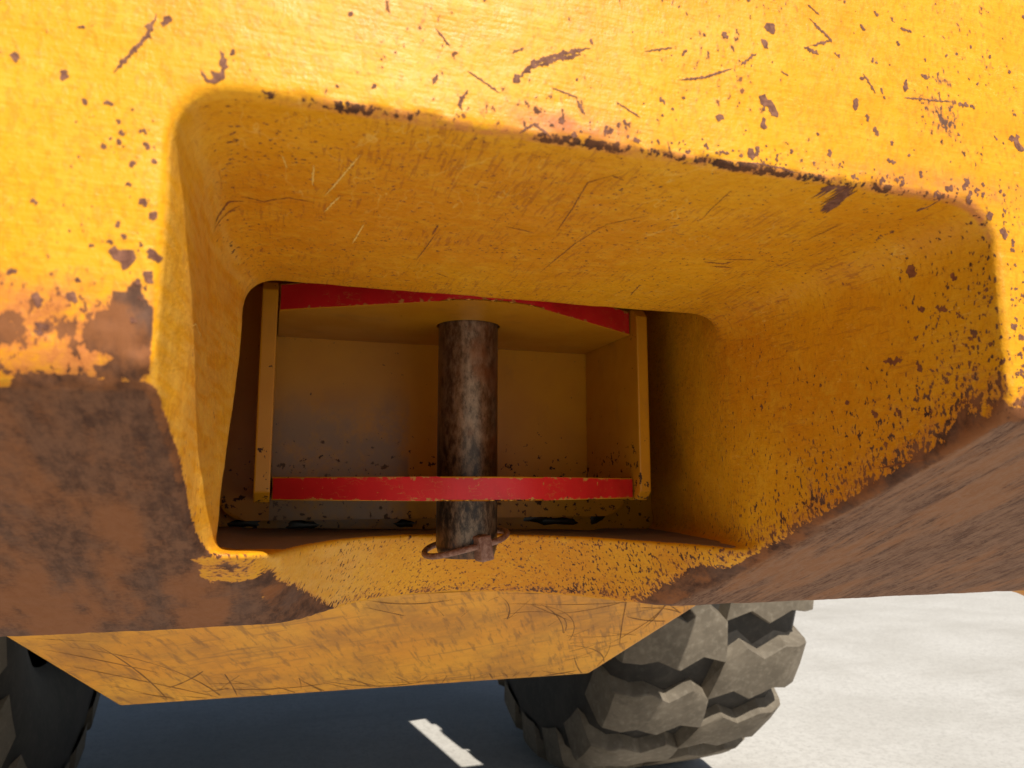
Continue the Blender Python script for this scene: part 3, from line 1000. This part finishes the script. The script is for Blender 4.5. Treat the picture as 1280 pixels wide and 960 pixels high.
def belly_scratches():
    rr_ = random.Random(23)
    verts, faces = [], []
    tl, tr_, br_, bl = (Vector(v) for v in ((-.262, .83, H0 - .118), (.566, .83, H0 - .118), (.433, 1.0, H0 - .261), (-.156, 1.0, H0 - .2535)))
    nn = (tr_ - tl).cross(bl - tl).normalized()
    if nn.y > 0:
        nn = -nn
    def on(u, v):
        return tl.lerp(tr_, u).lerp(bl.lerp(br_, u), v) + nn * .0005
    for q in range(150):
        u, v = rr_.random(), rr_.random() ** .8
        if rr_.random() < .5:
            ang_ = rr_.gauss(.75, .3)
        else:
            ang_ = rr_.choice((rr_.gauss(-.6, .35), rr_.gauss(.08, .1)))
        L = rr_.uniform(.04, .22) * (1.6 if rr_.random() < .15 else 1)
        w = rr_.uniform(.0002, .0008) * (1.6 if rr_.random() < .12 else 1)
        cv = rr_.gauss(0, 5)
        n_ = 16
        base = len(verts)
        pu, pv_ = u, v
        ok = 0
        for i in range(n_):
            a_ = ang_ + cv * L * (i / n_)
            if .01 < pu < .99 and .02 < pv_ < .98:
                t = i / (n_ - 1)
                ww = w * min(1, .1 + 4 * min(t, 1 - t)) * (.6 + .8 * rr_.random())
                du, dv_ = -math.sin(a_) * ww / .7, math.cos(a_) * ww / .22
                verts += [tuple(on(pu - du, pv_ - dv_)), tuple(on(pu + du, pv_ + dv_))]
                ok += 1
            else:
                break
            pu += math.cos(a_) * L / n_ / .7
            pv_ += math.sin(a_) * L / n_ / .22
        for i in range(ok - 1):
            faces.append((base + 2 * i, base + 2 * i + 1, base + 2 * i + 3, base + 2 * i + 2))
    m_ = bpy.data.meshes.new('belly_scratches')
    m_.from_pydata(verts, [], faces)
    return m_
tag(link('belly_scratches', belly_scratches(), M['drag'], belly), 'thin dark scratches across the belly plate', kind='stuff')
link('frame_floor', bm_mesh(box(-.15, .425, 1.035, 3.2, H0 - .245, H0 - .18), 'frame_floor', bevel=.01), M['frame'], belly)

# unseen above: hood, and a deck added to shade the ground under the machine
bm = bmesh.new()
out = [(-.86, .674), (.99, .674), (.99, 3.4), (-.86, 3.4)]
sun_slot = [(.640, 1.86), (.81, 1.86), (.90, 1.16), (.745, 1.16)]  # opening shaped to let a strip of sun reach the ground
rings = []
for zz in (H0 + .165, H0 + .205):
    o = [bm.verts.new((a, b, zz)) for a, b in out]
    h = [bm.verts.new((a, b, zz)) for a, b in sun_slot]
    eo = [bm.edges.new((o[i], o[(i + 1) % 4])) for i in range(4)]
    eh = [bm.edges.new((h[i], h[(i + 1) % 4])) for i in range(4)]
    bmesh.ops.triangle_fill(bm, edges=eo + eh, use_beauty=True)
    rings.append((o, h))
(o0, h0), (o1, h1) = rings
for A, B in ((o0, o1), (h0, h1)):
    for i in range(4):
        bm.faces.new((A[i], A[(i + 1) % 4], B[(i + 1) % 4], B[i]))
link('shade_deck', bm_mesh(bm, 'shade_deck'), M['frame'], loader)
bm = prism([(.72, H0 + .207), (3.3, H0 + .207), (3.3, H0 + .95), (1.5, H0 + .93), (.86, H0 + .70), (.72, H0 + .45)], 'x', -.34, .56)
link('engine_hood', bm_mesh(bm, 'engine_hood', bevel=.03), M['body'], loader)
link('rear_axle', bm_mesh(lathe([(.0001, -.98), (.10, -.98), (.12, -.60), (.15, -.35), (.24, -.18), (.24, .18), (.15, .35), (.12, .60), (.10, .98), (.0001, .98)], 24, 'x', .1425, 2.12, .67)[0], 'rear_axle', True), M['frame'], loader)

# ---------------------------------------------------------------- wheels
TR, TW = .70, .245
def tyre_profile():
    pts = []
    for xx, r in ((-.19, .33), (-.215, .36), (-.240, .44), (-.247, .52), (-.243, .58), (-.232, .625), (-.20, .655), (-.12, .664), (0, .667),
                  (.12, .664), (.20, .655), (.232, .625), (.243, .58), (.247, .52), (.240, .44), (.215, .36), (.19, .33)):
        pts.append((r, xx))
    return pts
def lug_mesh(side, name):
    """one traction lug: a cranked block running from the shoulder to the crown"""
    # outline in (across, along) metres
    a_ = [(-.012, -.020), (.050, .000), (.105, -.035), (.165, -.005), (.246, -.020), (.246, .115), (.165, .125), (.110, .095), (.055, .130), (.005, .090)]
    def rad(xx, low):
        base = np.interp(abs(xx), [0, .12, .20, .232, .247], [.665, .662, .652, .620, .58])
        topr = np.interp(abs(xx), [0, .12, .20, .235, .247], [TR, .699, .694, .682, .655])
        return base if low else topr
    bm = bmesh.new()
    L, T = [], []
    n = len(a_)
    cx = sum(p[0] for p in a_) / n
    cy = sum(p[1] for p in a_) / n
    ob = []
    for i in range(n):                          # subdivide the outline so it follows the curve
        p, q = a_[i], a_[(i + 1) % n]
        for j in range(2):
            ob.append((p[0] + (q[0] - p[0]) * j / 2, p[1] + (q[1] - p[1]) * j / 2))
    def vert(p, low, shrink):
        px, py = cx + (p[0] - cx) * shrink, cy + (p[1] - cy) * shrink
        r = rad(px, low)
        th = py / TR
        return (side * px, -r * math.cos(th), r * math.sin(th))
    L = [bm.verts.new(vert(p, True, 1.04)) for p in ob]
    T0 = [bm.verts.new(vert(p, False, .985)) for p in ob]
    for v in T0:
        s = .9965
        v.co.y *= s
        v.co.z *= s
    T = [bm.verts.new(vert(p, False, .945)) for p in ob]
    k_ = len(ob)
    for A, B in ((L, T0), (T0, T)):
        for i in range(k_):
            bm.faces.new((A[i], A[(i + 1) % k_], B[(i + 1) % k_], B[i]))
    prev = T
    for sh in (.62, .34):
        nx = [bm.verts.new(vert(p, False, sh)) for p in ob]
        for i in range(k_):
            bm.faces.new((prev[i], prev[(i + 1) % k_], nx[(i + 1) % k_], nx[i]))
        prev = nx
    c0 = bm.verts.new(vert((cx, cy), False, 0))
    for i in range(k_):
        bm.faces.new((prev[i], prev[(i + 1) % k_], c0))
    me_ = bm_mesh(bm, name, True)
    me_.set_sharp_from_angle(angle=math.radians(32))
    return me_
LUG = {s: lug_mesh(s, 'tread_lug') for s in (-1, 1)}
NL = 20
def make_wheel(cx, label, phase):
    bm, rows = lathe(tyre_profile(), 96, 'x', 0, 0, 0)
    w = link('wheel', bm_mesh(bm, 'wheel', True), M['tyre'], loader)
    w.location = Vector((cx, 2.12, .67)) - loader.location
    w.scale = (1.0, .67 / TR, .67 / TR)
    tag(w, label)
    bm, rows = lathe([(.335, -.20), (.35, -.21), (.35, -.185), (.31, -.17), (.29, -.06), (.12, -.03), (.0001, -.03)], 48, 'x')
    rim = link('rim', bm_mesh(bm, 'rim', True), M['rim'], None)
    rim.parent = w
    for sd in (-1, 1):
        for i in range(NL):
            o = bpy.data.objects.new('tread_lug', LUG[sd])
            if not LUG[sd].materials:
                LUG[sd].materials.append(M['lug'])
            C.objects.link(o)
            o.parent = w
            o.rotation_euler = (2 * math.pi * (i + (.5 if sd > 0 else 0)) / NL + phase, 0, 0)
    return w
make_wheel(.985, 'dusty rear tyre with deep chunky lugs, half in sunlight', .10)
make_wheel(-.69, 'black rear tyre in deep shade', .20)
